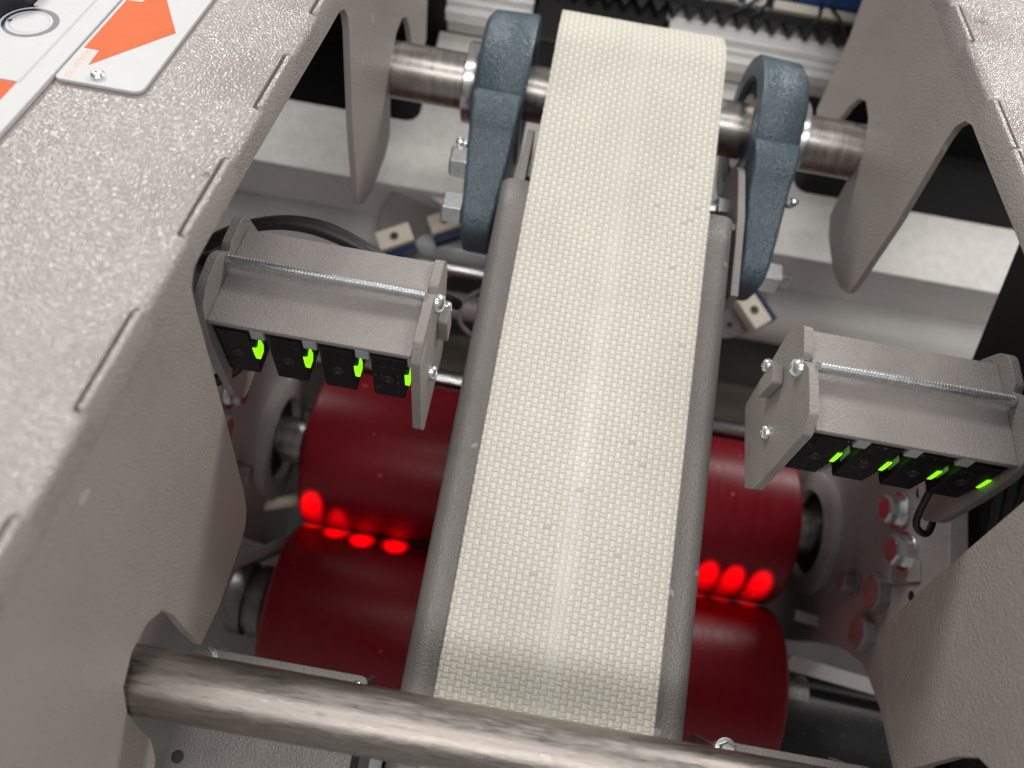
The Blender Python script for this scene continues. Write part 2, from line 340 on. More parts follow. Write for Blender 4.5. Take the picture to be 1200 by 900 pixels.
# ------------------------------------------------------------------ belt with real weave relief
def make_belt():
    R = 41.0; ZC = -41.0; YC = 259.0; y0 = -135.0
    flat = YC - y0; arc = math.pi * R; ds = .27; nx = 300
    S = np.concatenate([np.arange(0, flat + arc * .62, ds)])
    X = np.linspace(-8, 72, nx)
    xx, ss = np.meshgrid(X, S)
    px_, py_ = 2.55, 2.02
    wob = .10 * np.sin(xx * .23 + 1.3) + .08 * np.sin(ss * .11)
    xs = (xx + wob) / px_; sv = (ss + .6 * wob) / py_
    # nearest brick centre on the checkerboard lattice
    i = np.round(xs); j = np.round(sv)
    par = (i + j) % 2 == 0
    dx = xs - i; dy = sv - j
    # when parity is odd choose the nearest even neighbour
    i2 = np.where(par, i, np.where(np.abs(dx) > np.abs(dy), i + np.sign(dx), i)); j2 = np.where(par, j, np.where(np.abs(dx) > np.abs(dy), j, j + np.sign(dy)))
    ax = np.abs(xs - i2) * px_; ay = np.abs(sv - j2) * py_
    rn = np.random.RandomState(3); ii = (i2 % 97).astype(int); jj = (j2 % 211).astype(int)
    tab = rn.rand(97, 211); var = tab[ii, jj]
    d = np.maximum(ax - 1.55, ay - .80)                  # <0 inside the weft float
    inside = d < 0
    hb = np.clip(-d / .35, 0, 1); brick = .05 + .10 * np.sqrt(hb) + .03 * var
    # warp ribs lie in the columns between floats
    wx = (xs - np.round(xs)) * px_
    rib = .16 * np.abs(np.cos(np.pi * (wx / 1.15))) * (np.abs(wx) < .95) + .02
    h = np.where(inside, brick, rib)
    groove = np.exp(-(d / .16) ** 2) * .11
    h = h - groove
    wear = np.exp(-((xx - 32) / 3.6) ** 2)                # smoothed centre line
    h = h * (1 - .2 * wear)
    edge = np.minimum(xx + 8, 72 - xx); h = h - .25 * np.exp(-(edge / .35))
    th = np.clip((ss - flat) / R, 0, None)
    Rr = R + h
    yy = np.where(ss < flat, y0 + ss, YC + Rr * np.sin(th)); zz = np.where(ss < flat, h, ZC + Rr * np.cos(th))
    jit = np.zeros_like(xx); jit[:, 0] = (rn.rand(len(S)) - .5) * .35; jit[:, -1] = (rn.rand(len(S)) - .5) * .2
    co = np.stack([xx + jit, yy, zz], -1).reshape(-1, 3) * MM
    ns = len(S)
    a = (np.arange(ns - 1)[:, None] * nx + np.arange(nx - 1)[None, :]).reshape(-1)
    quads = np.stack([a, a + 1, a + nx + 1, a + nx], -1)
    # skirt: bottom copy for the cut edges
    me = bpy.data.meshes.new('belt_surface')
    me.vertices.add(len(co)); me.vertices.foreach_set('co', co.ravel())
    me.loops.add(quads.size); me.loops.foreach_set('vertex_index', quads.ravel())
    me.polygons.add(len(quads)); me.polygons.foreach_set('loop_start', np.arange(0, quads.size, 4)); me.polygons.foreach_set('loop_total', np.full(len(quads), 4))
    me.update(calc_edges=True)
    at = me.attributes.new('float_mask', 'FLOAT', 'POINT'); at.data.foreach_set('value', (np.clip(-d / .2, 0, 1) * inside).astype(np.float32).ravel())
    ag = me.attributes.new('joint', 'FLOAT', 'POINT'); ag.data.foreach_set('value', (np.exp(-(d / .2) ** 2)).astype(np.float32).ravel())
    gm = np.exp(-edge / .5) * .55 + (tab[jj % 97, ii] > .988) * inside * .5 * (var < .7)
    agr = me.attributes.new('grime', 'FLOAT', 'POINT'); agr.data.foreach_set('value', np.clip(gm, 0, .8).astype(np.float32).ravel())
    aw = me.attributes.new('wear', 'FLOAT', 'POINT'); aw.data.foreach_set('value', wear.astype(np.float32).ravel())
    me.polygons.foreach_set('use_smooth', np.ones(len(quads), bool))
    return me
mb_ = bpy.data.materials.new('belt_weave'); mb_.use_nodes = True
nt = mb_.node_tree; N = nt.nodes; L = nt.links; b = N['Principled BSDF']
def attr(n):
    a = N.new('ShaderNodeAttribute'); a.attribute_name = n; return a.outputs['Fac']
def mixc(f, A, B):
    x = N.new('ShaderNodeMix'); x.data_type = 'RGBA'
    if isinstance(f, float): x.inputs['Factor'].default_value = f
    else: L.new(f, x.inputs['Factor'])
    for k, c in (('A', A), ('B', B)):
        if isinstance(c, tuple): x.inputs[k].default_value = (*c, 1)
        else: L.new(c, x.inputs[k])
    return x.outputs['Result']
tc = N.new('ShaderNodeTexCoord'); nz = N.new('ShaderNodeTexNoise'); nz.inputs['Scale'].default_value = 35; nz.inputs['Detail'].default_value = 5; L.new(tc.outputs['Object'], nz.inputs['Vector'])
c1 = mixc(attr('float_mask'), (.765, .742, .665), (.66, .638, .555))
c2 = mixc(attr('joint'), c1, (.41, .385, .31))
wm = N.new('ShaderNodeMath'); wm.operation = 'MULTIPLY'; wm.inputs[1].default_value = .22; L.new(attr('wear'), wm.inputs[0])
c3 = mixc(wm.outputs[0], c2, (.77, .755, .71))
mrn = N.new('ShaderNodeMapRange'); mrn.inputs['From Min'].default_value = .3; mrn.inputs['From Max'].default_value = .7; mrn.inputs['To Min'].default_value = .94; mrn.inputs['To Max'].default_value = 1.04
L.new(nz.outputs['Fac'], mrn.inputs['Value'])
mm = N.new('ShaderNodeMix'); mm.data_type = 'RGBA'; mm.blend_type = 'MULTIPLY'; mm.inputs['Factor'].default_value = 1; L.new(c3, mm.inputs['A']); L.new(mrn.outputs['Result'], mm.inputs['B'])
nz2 = N.new('ShaderNodeTexNoise'); nz2.inputs['Scale'].default_value = 90; nz2.inputs['Detail'].default_value = 8; nz2.inputs['Roughness'].default_value = .7; L.new(tc.outputs['Object'], nz2.inputs['Vector'])
gr = N.new('ShaderNodeMapRange'); gr.inputs['From Min'].default_value = .60; gr.inputs['From Max'].default_value = .78; gr.inputs['To Max'].default_value = .45; L.new(nz2.outputs['Fac'], gr.inputs['Value'])
ge = N.new('ShaderNodeMath'); ge.operation = 'MAXIMUM'; L.new(gr.outputs['Result'], ge.inputs[0]); L.new(attr('grime'), ge.inputs[1])
fin = mixc(ge.outputs[0], mm.outputs['Result'], (.40, .37, .29))
L.new(fin, b.inputs['Base Color'])
mrr = N.new('ShaderNodeMapRange'); mrr.inputs['To Min'].default_value = .46; mrr.inputs['To Max'].default_value = .24; L.new(attr('wear'), mrr.inputs['Value']); L.new(mrr.outputs['Result'], b.inputs['Roughness'])
belt = thing('conveyor_belt', (32, 60, 0), 'cream woven textured conveyor belt running over the central pulley', 'conveyor belt')
bs = bpy.data.objects.new('belt_surface', make_belt()); bs.data.materials.append(mb_); COL.objects.link(bs); bs.parent = belt; bs.location = -belt.location
M['beltcore'] = mat('belt_core', (.62, .61, .52), .6)
m = MB(); prof = [(-135, -.15)] + [(259 + 40.85 * math.sin(t), -41 + 40.85 * math.cos(t)) for t in [math.pi * k / 28 for k in range(29)]] + [(-135, -81.85), (-135, -80)] + [(259 + 39 * math.sin(t), -41 + 39 * math.cos(t)) for t in [math.pi * k / 28 for k in range(28, -1, -1)]] + [(-135, -2)]
m.px(prof, -7.8, 71.8); m.build('belt_carcass', M['beltcore'], belt, smooth=20)

m = MB(); rr = random.Random(11)
for k in range(260):
    y = rr.uniform(-20, 240); e = rr.random() < .8; x = -7.9 if e else 71.9; s_ = -1 if e else 1; l = rr.uniform(.3, 1.1); a = rr.uniform(-.6, .6); z = rr.uniform(-1.6, -.1)
    p = Vector((x, y, z)); q = p + Vector((s_ * l, a, rr.uniform(-.4, .3))); w_ = Vector((0, .09, .0)); h_ = Vector((0, 0, .09))
    m.add([p - w_, p + w_, p + h_, q], [(0, 1, 2), (0, 1, 3), (1, 2, 3), (2, 0, 3)])
o = m.build('frayed_threads', M['beltcore'], belt); tag(o, kind='stuff')

# ------------------------------------------------------------------ pulley shaft
SY, SZ = 259, -41
sh = thing('pulley_shaft', (32, SY, SZ), 'turned steel pulley shaft crossing the top between both frames', 'shaft')
m = MB().cyl((-95, SY, SZ), (162, SY, SZ), 14, 64, 1); m.build('shaft', M['steel'], sh)
m = MB().lathe((-8, SY, SZ), (1, 0, 0), [(0, 30), (.5, 38.8), (79.5, 38.8), (80, 30)], 64); m.build('pulley', M['steel'], sh)

# bearings
def bearing(x0, x1, outward, label):
    """x0 flange face (inboard), x1 outboard face"""
    root = thing('bearing_unit', ((x0 + x1) / 2, SY, SZ), label, 'bearing', 'blue cast bearing units on the pulley shaft')
    s = 1 if x1 > x0 else -1
    # housing ring
    pr = [(0, 27), (0, 36.2), (1.2, 37.2), (abs(x1 - x0) - 3, 36.2), (abs(x1 - x0), 33), (abs(x1 - x0), 27), (abs(x1 - x0) - 5, 25), (4, 25)]
    m = MB().lathe((x0, SY, SZ), (s, 0, 0), pr, 72, closed=True); m.build('housing', M['blue'], root, smooth=50)
    # tapered foot flange carrying the bolts
    foot = [(236, -12), (229, -9.5), (221, -13), (213, -19), (190, -24), (176, -28), (171, -33), (170, -42), (172, -58), (178, -66), (200, -74), (238, -73)]
    fp = rounded(foot, {1: 6, 2: 6, 5: 6, 6: 6, 8: 6, 9: 6}); T0 = abs(x1 - x0)
    def tp(y): t = max(0, min(1, (y - 170) / 62)); return t
    m = MB(); nn = len(fp)
    m.v = [(x0 + s * (.3 + 4.5 * (1 - tp(y))), y, z) for y, z in fp] + [(x0 + s * (T0 - .5 - 5.5 * (1 - tp(y)) ** 1.2), y, z) for y, z in fp]
    m.f = [tuple(range(nn - 1, -1, -1)), tuple(range(nn, 2 * nn))] + [(i, (i + 1) % nn, nn + (i + 1) % nn, nn + i) for i in range(nn)]; m.mi = [0] * len(m.f)
    m.build('foot', M['blue'], root, bevel=2.2)
    m = MB().lathe((x0 + s * 2.5, SY, SZ), (s, 0, 0), [(0, 14.2), (0, 25.2), (3, 25.2), (3, 14.2)], 48, closed=True)
    m.build('seal', M['blackplastic'], root)
    m = MB().lathe((x0 + s * 1.5, SY, SZ), (s, 0, 0), [(0, 14.1), (0, 18.5), (6, 18.5), (6, 14.1)], 48, closed=True)
    m.build('inner_race', M['steel'], root)
    # locking collar outboard
    m = MB().lathe((x1 - s * 1, SY, SZ), (s, 0, 0), [(0, 14.1), (0, 19.5), (1, 20.2), (8, 20.2), (8.6, 19.4), (8.6, 14.1)], 48, closed=True)
    m.build('locking_collar', M['silverrod'], root)
    fx = x0 + s * (abs(x1 - x0) - 4.5)
    for (yy, zz) in ((205, -30), (184, -37)) if s < 0 else ((212, -56), (182, -46)):
        m = MB(); hexhead(m, (fx, yy, zz), (s, 0, 0), 14, 9.5, 0); m.build('bolt', M['zinc'], root, bevel=.3)
    m = MB(); hexhead(m, (x0 - s * (3.6 + .2), 205, -32), (-s, 0, 0), 12, 7); m.cyl((x0 - s * 3, 205, -32), (x0 - s * 14, 205, -32), 3.4, 16)
    m.build('nut', M['zinc'], root, bevel=.3)
    # grease nipple
    m = MB().lathe((fx + s * 5, 212, -26), (s * .3, -.3, 1), [(0, 2.6), (2, 2.6), (2.2, 1.4), (4, 1.4), (4.4, 2), (5.6, 1.7), (6.2, .8)], 14); m.build('grease_nipple', M['zinc'], root)
    return root
bearing(-18, -43, -1, 'blue cast bearing unit left of the belt with two bolt heads')
bearing(92, 115, 1, 'blue cast bearing unit right of the belt showing its open bore')

# ------------------------------------------------------------------ front guard bar
BY, BZ = -33.4, 54.8
m = MB().cyl((-112, BY, BZ), (172, BY, BZ), 9.4, 64, .8); o = m.build('guard_bar', M['bar'], loc=(30, BY, BZ)); tag(o, 'scuffed round steel bar crossing above the belt at the bottom', 'bar')

# ------------------------------------------------------------------ sensor brackets
E = Vector((0, .970, -.2425)); NU = Vector((0, .2425, .970)); P0 = Vector((0, 73.5, 64.2))
def bp(x, e, n): return Vector((x, 0, 0)) + P0 + E * e + NU * n
def bbox(mb, x0, x1, e0, e1, n0, n1, mi=0):
    return mb.prism([bp(x0, e0, n0), bp(x1, e0, n0), bp(x1, e1, n0), bp(x0, e1, n0)], NU * (n1 - n0), mi)
INNER = [(115, 45), (113.5, 53), (111, 57.5), (101, 58.5), (99, 56.5), (97.5, 60), (94, 63.5), (88, 64.5), (78, 66), (72, 62), (66.5, 41), (61, 20), (63, 9.5), (97, 2), (99, 4)]
OUTER = [(116, 45), (115, 56), (112.5, 60.5), (101, 63.5), (98.5, 61.5), (97, 66), (93, 70), (82, 71.5), (75.5, 69.5), (70, 58), (66, 44), (62, 26), (61, 20), (63, 9.5), (97, 2)]
def bracket(xa, xb, inner_is_b, label):
    root = thing('sensor_bracket', ((xa + xb) / 2, 92, 60), label, 'bracket', 'sensor brackets either side of the belt')
    m = MB(); bbox(m, xa, xb, 0, 39, -2, 0); bbox(m, xa, xb, 36.8, 39, -30, -2.02)
    m.build('cover_plate', M['coat_fine'], root, bevel=.35)
    for which in ('a', 'b'):
        inner = (which == 'b') == inner_is_b
        x0, x1 = (xa - 3.2, xa - .02) if which == 'a' else (xb + .02, xb + 3.2)
        P = INNER if inner else OUTER
        m = MB().px(rounded(P, {i: (.9 if inner else 2.2) for i in range(len(P))}, 3), x0, x1)
        e = m.build('end_plate', M['coat_fine'], root, bevel=.3)
        xo = x0 if which == 'a' else x1; s = -1 if which == 'a' else 1
        if inner:
            m = MB(); c = Vector((xo, 98, 35)); m.prism([c + Vector((0, a, b2)) for a, b2 in rounded([(-4.6, -7.5), (2.4, -6.5), (4, 6.5), (-3, 6.5)], {0: 1, 1: 1, 2: 1, 3: 1})], (s * 3.8, 0, 0))
            m.build('stop_tab', M['coat_fine'], root, bevel=.8)
            for yy, zz in ((80, 30), (107, 26)):
                m = MB(); socket_head(m, (xo, yy, zz), (s, 0, 0), 2.9, 2.4); m.build('screw', M['zinc'], root)
            m = MB(); m.lathe((xo, 96.5, 55.5), (s, 0, 0), [(0, 3.6), (1.2, 3.5), (2.6, 2.5), (3, 1.4), (3, .9), (1.5, .8), (1.5, .01)], 20); m.build('rod_head', M['zinc'], root)
        else:
            m = MB()
            for yy, zz, w in ((93, 62, 4.2), (78, 44, 2.6), (72, 28, 4.4)): m.lathe((xo, yy, zz), (s, 0, 0), [(0, w), (3, w), (5, w * .8)], 14)
            m.build('rear_knob', M['blackplastic'], root)
    # threaded rod: stepped thread profile
    y, z = 95.5, 62.6; pr = []; x = 0.0; L_ = xb - xa
    while x < L_: pr += [(x, 1.5), (x + .28, 2.0), (x + .55, 2.0), (x + .83, 1.5)]; x += 1.05
    m = MB().lathe((xa, y, z), (1, 0, 0), pr, 16); m.build('threaded_rod', M['zinc'], root, smooth=12)
    return root
bracket(-98.5, -33, True, 'grey sensor bracket left of the belt with a threaded rod on top')
bracket(97, 162, False, 'grey sensor bracket right of the belt with a threaded rod on top')

# sensors
def sensor(x0, label, grp):
    root = thing('photo_sensor', bp(x0 + 7, 10, -15), label, 'sensor', grp)
    m = MB(); w = 12.6
    sil = [(x0, 0), (x0, -27.5), (x0 + w - 1.6, -27.5), (x0 + w, -16), (x0 + w, 0)]
    m.prism([bp(x, 1.2, n - 3) for x, n in sil], E * 24); m.build('housing', M['blackplastic'], root, bevel=.6)
    m = MB(); m.prism([bp(x, .75, n) for x, n in [(x0 + 1.2, -5), (x0 + 1.2, -10.5), (x0 + w - 1, -10.5), (x0 + w - 1, -5)]], E * .5)
    m.build('front_ridge', M['blackplastic'], root, bevel=.2)
    m = MB(); c = bp(x0 + 5.6, 1.2, -18.5); m.lathe(c, -E, [(0, 2.1), (.35, 2.0), (.35, 1.5), (.1, 1.4), (.1, .3), (.4, .01)], 18); m.build('adjust_dial', M['rubber'], root)
    m = MB(); m.prism([bp(x0 + w - 1.25, e, n) for e, n in [(.9, -13.6), (2.4, -14.6), (4.6, -12.6), (5.6, -18), (4.4, -20.6), (1.2, -20.6), (.9, -18)]], (1.55, 0, 0)); m.build('status_light', M['led'], root, bevel=.15)
    m = MB(); m.prism([bp(x0 + w + .05 + a, .2, n) for a, n in [(0, -2.2), (4.5, -2.2), (4.5, -7), (0, -7)]], E * 9); m.build('clip', M['greyclip'], root, bevel=.4)
    m = MB(); m.prism([bp(x0 - .31, e, n) for e, n in [(3.5, -16), (3.5, -23), (7, -23), (7, -16)]], (.3, 0, 0)); m.build('side_label', M['greyclip'], root)
    # the lens faces the nip of the rollers
    m = MB().lathe(bp(x0 + 7, 12, -30.6), -NU, [(0, 3.4), (.6, 3.2), (.9, 1)], 18); m.build('lens', mat_lens, root)
    return root
mat_lens = mat('red_lens', (.4, .01, .01), .15, emit=((1, .02, .03), 1.5))
ordL = ['leftmost sensor under the left bracket, nearest the left frame', 'second sensor from the left under the left bracket', 'third sensor from the left under the left bracket', 'fourth sensor under the left bracket, partly behind its end plate']
ordR = ['first sensor under the right bracket, half hidden by its left end plate', 'second sensor from the left under the right bracket', 'third sensor from the left under the right bracket', 'rightmost sensor under the right bracket, beside the bent cable']
def spot(x, tx, ty, tz, pw, ang=2.6):
    l = bpy.data.lights.new('sensor_beam', 'SPOT'); l.energy = pw; l.color = (1, .008, .032); l.spot_size = math.radians(ang); l.spot_blend = 1; l.use_shadow = True; l.shadow_soft_size = .0012
    o = bpy.data.objects.new('sensor_beam', l); COL.objects.link(o); p = bp(x, 12, -32.5); o.location = p * MM
    o.rotation_euler = (Vector((tx, ty, tz)) - p).to_track_quat('-Z', 'Y').to_euler()
SPW = 29
for k in range(4):
    x0 = -98.2 + 17.1 * k
    sensor(x0, 'green lit black sensor, ' + ordL[k], 'black photo sensors with green status lights')
    spot(x0 + 7, (-103, -87.5, -71, -51)[k], (41, 35, 31, 31)[k], -170, SPW * (1.2, 1, 1, 1)[k], 4.8)
for k in range(4):
    x0 = 99.0 + 16.8 * k
    sensor(x0, 'black sensor, ' + ordR[k], 'black photo sensors with green status lights')
    spot(x0 + 7, (115, 131, 146, 162)[k], 43.5, -160, SPW, 5.0)

# ------------------------------------------------------------------ rollers
def roller(y, z, label, hx0, hx1):
    root = thing('drive_roller', (33, y, z), label, 'roller', 'red rollers under the sensors')
    r = 48.9; pr = [(0, r - 3), (.4, r - 1.3), (1.5, r - .3), (3, r), (285, r), (286.5, r - .3), (287.6, r - 1.3), (288, r - 3)]
    m = MB().lathe((-111, y, z), (1, 0, 0), pr, 128); m.build('red_sleeve', M['red'], root, smooth=40)
    m = MB().cyl((-138, y, z), (203, y, z), 14, 40, 1); m.build('shaft', M['steel'], root)
    m = MB().cyl((-118.5, y, z), (-111.2, y, z), 24, 40, 1); m.build('collar', M['blackplastic'], root)
    m = MB().cyl((177.2, y, z), (184, y, z), 24, 40, 1); m.build('collar', M['blackplastic'], root)
    return root
roller(85, -185, 'upper glossy red roller behind the nip, lit by red spots', -1, 1)
roller(-13.2, -189, 'lower glossy red roller in front of the nip, behind the steel bar', -1, 1)

# ------------------------------------------------------------------ roller side plates
def sideplate(x, s, label):
    root = thing('roller_side_plate', (x, 60, -140), label, 'side plate', 'side plates carrying the red rollers')
    P = [(125, -42), (40, -42), (8, -60), (-60, -72), (-110, -74), (-110, -84), (-60, -80), (-33, -86), (-9, -99), (10, -116), (17, -140), (20, -175), (20, -270), (125, -270)]
    m = MB().px(rounded(P, {1: 6, 9: 6, 10: 6}), x, x + s * 9); m.build('plate', M['coat_dim'], root, bevel=.8)
    m = MB().lathe((x, 85, -185), (-s, 0, 0), [(.05, 26), (.05, 38), (5, 39), (6, 37.5), (6, 27), (5, 26)], 56, closed=True); m.build('bearing_flange', M['coat_dim'], root, smooth=45)
    m = MB().lathe((x, 85, -185), (-s, 0, 0), [(.2, 14.1), (.2, 25.8), (1.5, 25.8), (1.5, 14.1)], 48, closed=True); m.build('dark_bore_disc', M['black'], root)  # black disc stands in for the dark open bore; no hole is cut
    for (yy, zz, af, w, mt) in ((86, -83, 12.5, 9.5, 'zinc'), (65, -76, 13, 9.8, 'zinc'), (52, -128, 9, 6.6, 'zincdim'), (46, -99, 17, 0, 'zincdim'), (26, -112, 16, 0, 'zincdim'), (112, -240, 9, 6.6, 'zincdim')):
        m = MB(); hexhead(m, (x - s * .02, yy, zz), (-s, 0, 0), af, 6.5, w); m.build('bolt', M[mt], root, bevel=.25)
    for (yy, zz, rr) in ((44, -72, 2.4), (93, -66, 3)): MB().cyl((x - s * .3, yy, zz), (x + s * 2, yy, zz), rr, 16).build('drilled_hole', M['black'], root)
    m = MB().box(min(x - s * 1.2, x), max(x - s * 1.2, x), 50, 60, -92, -64); m.build('milled_step', M['coat_dim'], root, bevel=.5)
    return root
sideplate(204, 1, 'right grey side plate with hex bolts beside the red rollers')
sideplate(-140, -1, 'left grey side plate with bolts, mostly behind the left frame')
# lower drive shaft housing right of the lower roller
m = MB().cyl((181, -30, -205), (260, -30, -205), 34, 48, 2); m.build('motor_housing', M['blackplastic']); tag(bpy.data.objects['motor_housing'], 'black cylindrical motor housing at the lower right of the rollers', 'motor')
m = MB()
m.pz([(182, 2), (262, -6), (262, 2), (190, 10)], -176, -172); m.pz([(190, 30), (262, 22), (262, 28), (190, 36)], -176, -172)
o = m.build('guide_strip', M['coat_dim']); tag(o, 'pale guide strips above the black motor housing', 'strip')
m = MB().box(150, 262, -110, -62, -190, -184); o = m.build('lower_rail', M['coat_dim'], bevel=.6); tag(o, 'dark grey rail below the black motor housing', 'rail')
m = MB().lathe((196, -80, -184), (0, 0, 1), [(0, 4), (2, 3.6), (3, 2)], 16); m.build('screw', M['zinc'], o)
# left lower: machined parts by the lower roller
root = thing('idler_hub', (-128, -13, -189), 'dark stepped steel hub at the left end of the lower roller', 'hub')
m = MB().lathe((-139.5, -13.2, -189), (1, 0, 0), [(0, 20), (5, 21), (9, 21), (9.3, 18), (13, 18), (13.4, 21), (20, 21)], 48); m.build('hub', mat('dark_steel', (.13, .12, .115), .4, .9, None, .2, 200), root)
m = MB().prism([(-175, -30, -150), (-175, -22, -150), (-113, 32, -205), (-113, 24, -205)], (0, 2, 5)); o = m.build('brace_strip', M['coat_dim'], bevel=.4); tag(o, 'diagonal grey brace strip beside the lower roller', 'brace')
m = MB().cyl((-150, 40, -200), (-114, 56, -214), 4, 20); o = m.build('cream_pin', M['cream']); tag(o, 'pale pin behind the left ends of the rollers', 'pin')

# ------------------------------------------------------------------ guide plates under the bar
def guide(x0, x1, xs, label):
    root = thing('guide_plate', ((x0 + x1) / 2, -60, -11), label, 'plate', 'grey guide plates at the lower edge')
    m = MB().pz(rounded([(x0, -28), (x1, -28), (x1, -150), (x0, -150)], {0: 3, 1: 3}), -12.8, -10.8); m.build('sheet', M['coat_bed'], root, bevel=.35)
    m = MB().px([(-30, -13), (-150, -13), (-150, -45), (-30, -45)], x0 + .5, x0 + 2.5); m.px([(-30, -13), (-150, -13), (-150, -45), (-30, -45)], x1 - 2.5, x1 - .5); m.build('side_lip', M['coat_bed'], root)
    m = MB(); m.lathe((x0 + 4.3, -30.6, -10.8), (0, 0, 1), [(0, 4.1), (.8, 4.1), (.9, 3.4)], 24); hexhead(m, (x0 + 4.3, -30.6, -9.9), (0, 0, 1), 5.2, 2.2); m.build('nut', M['zinc'], root)
    m = MB(); socket_head(m, (x1 - 3.6, -31.5, -10.8), (0, 0, 1), 1.8, 1.6); m.build('screw', M['zinc'], root)
    m = MB().cyl((x0 + .8 + 3, -65, -10.95), (x0 + 3.8, -65, -10.7), 2.2, 20); m.build('hole', M['darkhole'], root)
    return root
guide(-97.5, -33, 0, 'grey guide plate under the steel bar on the left, hex nut at its corner')
guide(97, 158, 0, 'grey guide plate under the steel bar on the right, nut at its left corner')
m = MB().box(-27.5, -22.5, -150, -48, -60, -22); o = m.build('side_rail', M['greyclip'], bevel=.4); tag(o, 'slate grey rail between the left guide plate and the belt bed', 'rail')

# ------------------------------------------------------------------ cross beam and rear structure
beam = thing('cross_beam', (32, 300, -130), 'pale galvanised cross beam with black slots behind the pulley shaft', 'beam')
def arc(cx, cy, r, a0, a1, n=6): return [(cx + r * math.cos(math.radians(a0 + (a1 - a0) * k / n)), cy + r * math.sin(math.radians(a0 + (a1 - a0) * k / n))) for k in range(n + 1)]
r = 9
P = [(-320, 244), (420, 244), (420, 291)] + arc(155 + r, 291 + r, r, 270, 180) + [(155, 364), (-89, 364)] + arc(-89 - r, 291 + r, r, 0, -90) + [(-320, 291)]
m = MB().pz(P, -132, -130); m.build('top_sheet', M['galv'], beam, bevel=.3)
m = MB().box(-320, 420, 243.8, 246, -175, -132.05); m.build('front_face', M['tube'], beam)
m = MB().box(-320, 420, 246.1, 300, -177, -175.1); m.build('bottom_sheet', M['tube'], beam)
m = MB().box(-330, 430, 286, 372, -168, -166); m.build('slot_dark_sheet', M['black'], beam)  # added black sheet stands in for the darkness inside the slots
m = MB().box(-330, -84, 366, 368, -166, -97).build('window_dark_sheet', M['black'], beam)  # both black sheets stand in for the darkness behind the frame windows
m = MB().box(195.5, 430, 366, 368, -166, -97).build('window_dark_sheet', M['black'], beam)
m = MB().box(-84, -29, 365, 368, -129.9, -115); m.build('rail_wall', M['tube'], beam)
m = MB().box(58, 192, 365, 368, -129.9, -115); m.build('rail_wall', M['tube'], beam)
for (a, b2, nm) in ((-84, -29, 'left'), (58, 195, 'right')):
    rl = MB(); sec2 = [(360, -115), (360, -106.8), (360.5, -106.3), (364, -106.3), (364, -107.6), (365.6, -107.6), (365.6, -103.5), (368.5, -103.5), (368.5, -105), (370, -105), (370, -99.5), (370.6, -98.9), (377, -98.9), (377, -100.4), (378.4, -100.4), (378.4, -98.9), (380, -98.9), (380, -115)]
    rl.px(sec2, a, b2); o = rl.build('profile_rail', M['alu'], bevel=.25)
    tag(o, 'grooved aluminium profile rail, short piece left of the belt' if nm == 'left' else 'grooved aluminium profile rail, right of the belt behind the bearing', 'rail', 'aluminium profile rails')
m = MB().box(-27, 56, 345, 400, -160, -100); o = m.build('dark_gap_block', M['black'], bevel=2); tag(o, 'black block added for the dark gap behind the belt pulley', 'block')  # added black box stands in for the dark gap between the rails
m = MB().box(-88, 240, 380.2, 470, -104, -102); o = m.build('white_shelf', M['white']); tag(o, 'off white shelf behind the aluminium rail', 'shelf')
# toothed belt (energy chain look) behind
tb = thing('toothed_belt', (100, 384, -92), 'black toothed belt stretched behind the rail at the top', 'toothed belt')
m = MB().box(-20, 230, 385, 390.5, -97, -92); m.build('belt_back', M['rubber'], tb, bevel=.4)
tm = MB(); tm.prism([(0, 0, 0), (9.4, 0, 0), (5.6, -8.5, -.5), (4.0, -8.5, -.5)], (0, 0, 4)); proto = tm.build('tooth', M['rubber'], tb)
proto.location = Vector((-20, 385.2, -96.5)) * MM - tb.location
for k in range(1, 24):
    c = proto.copy(); COL.objects.link(c); c.location = Vector((-20 + 10.6 * k, 385.2, -96.5)) * MM - tb.location
rb = MB().box(0, 1.1, -.8, 5.8, 0, .8); ribp = rb.build('rib', M['rubber'], tb); ribp.location = Vector((-20, 385, -91.9)) * MM - tb.location
for k in range(1, 100):
    c = ribp.copy(); COL.objects.link(c); c.location = Vector((-20 + 2.4 * k, 385, -91.9)) * MM - tb.location
for (xa, xb_, i_) in ((82, 98, 0), (103, 116, 1), (121, 150, 2), (152, 190, 3)):
    m = MB().box(xa, xb_, 395, 402, -100, -93); o = m.build('white_block', M['cream'], bevel=.6)
    tag(o, ['small white block behind the toothed belt, nearest the cream belt', 'second white block from the left behind the toothed belt', 'third white block from the left, below the blue panel', 'longest white block at the right, below the blue panel'][i_], 'block', 'white blocks behind the toothed belt')
m = MB().box(66, 76, 396, 402, -98, -92); o = m.build('green_connector', mat('green_plastic', (.02, .25, .06), .4)); tag(o, 'tiny green connector behind the toothed belt', 'connector')
m = MB().box(84, 300, 403, 406, -101, -80); o = m.build('blue_panel', M['bluepanel']); tag(o, 'strip of blue panel at the top edge', 'panel')
m = MB().box(-90, 300, 408, 412, -101, -62); o = m.build('dark_panel', M['navypanel']); tag(o, 'dark navy panel behind the blue strip', 'panel')
for i_, (x, dx) in enumerate(((111, 10), (147, 5), (163, -6), (101, 14))):
    m = MB().tube([(x - dx, 381, -97), (x, 386, -88), (x + dx * .5, 394, -89), (x + dx, 402, -92)], .9); o = m.build('wire', M['rubber'])
    tag(o, ['thin black wire crossing the toothed belt near its middle', 'thin black wire crossing the toothed belt below the blue panel', 'rightmost thin black wire over the toothed belt', 'leftmost thin black wire over the toothed belt'][i_], 'wire', 'wires over the toothed belt')

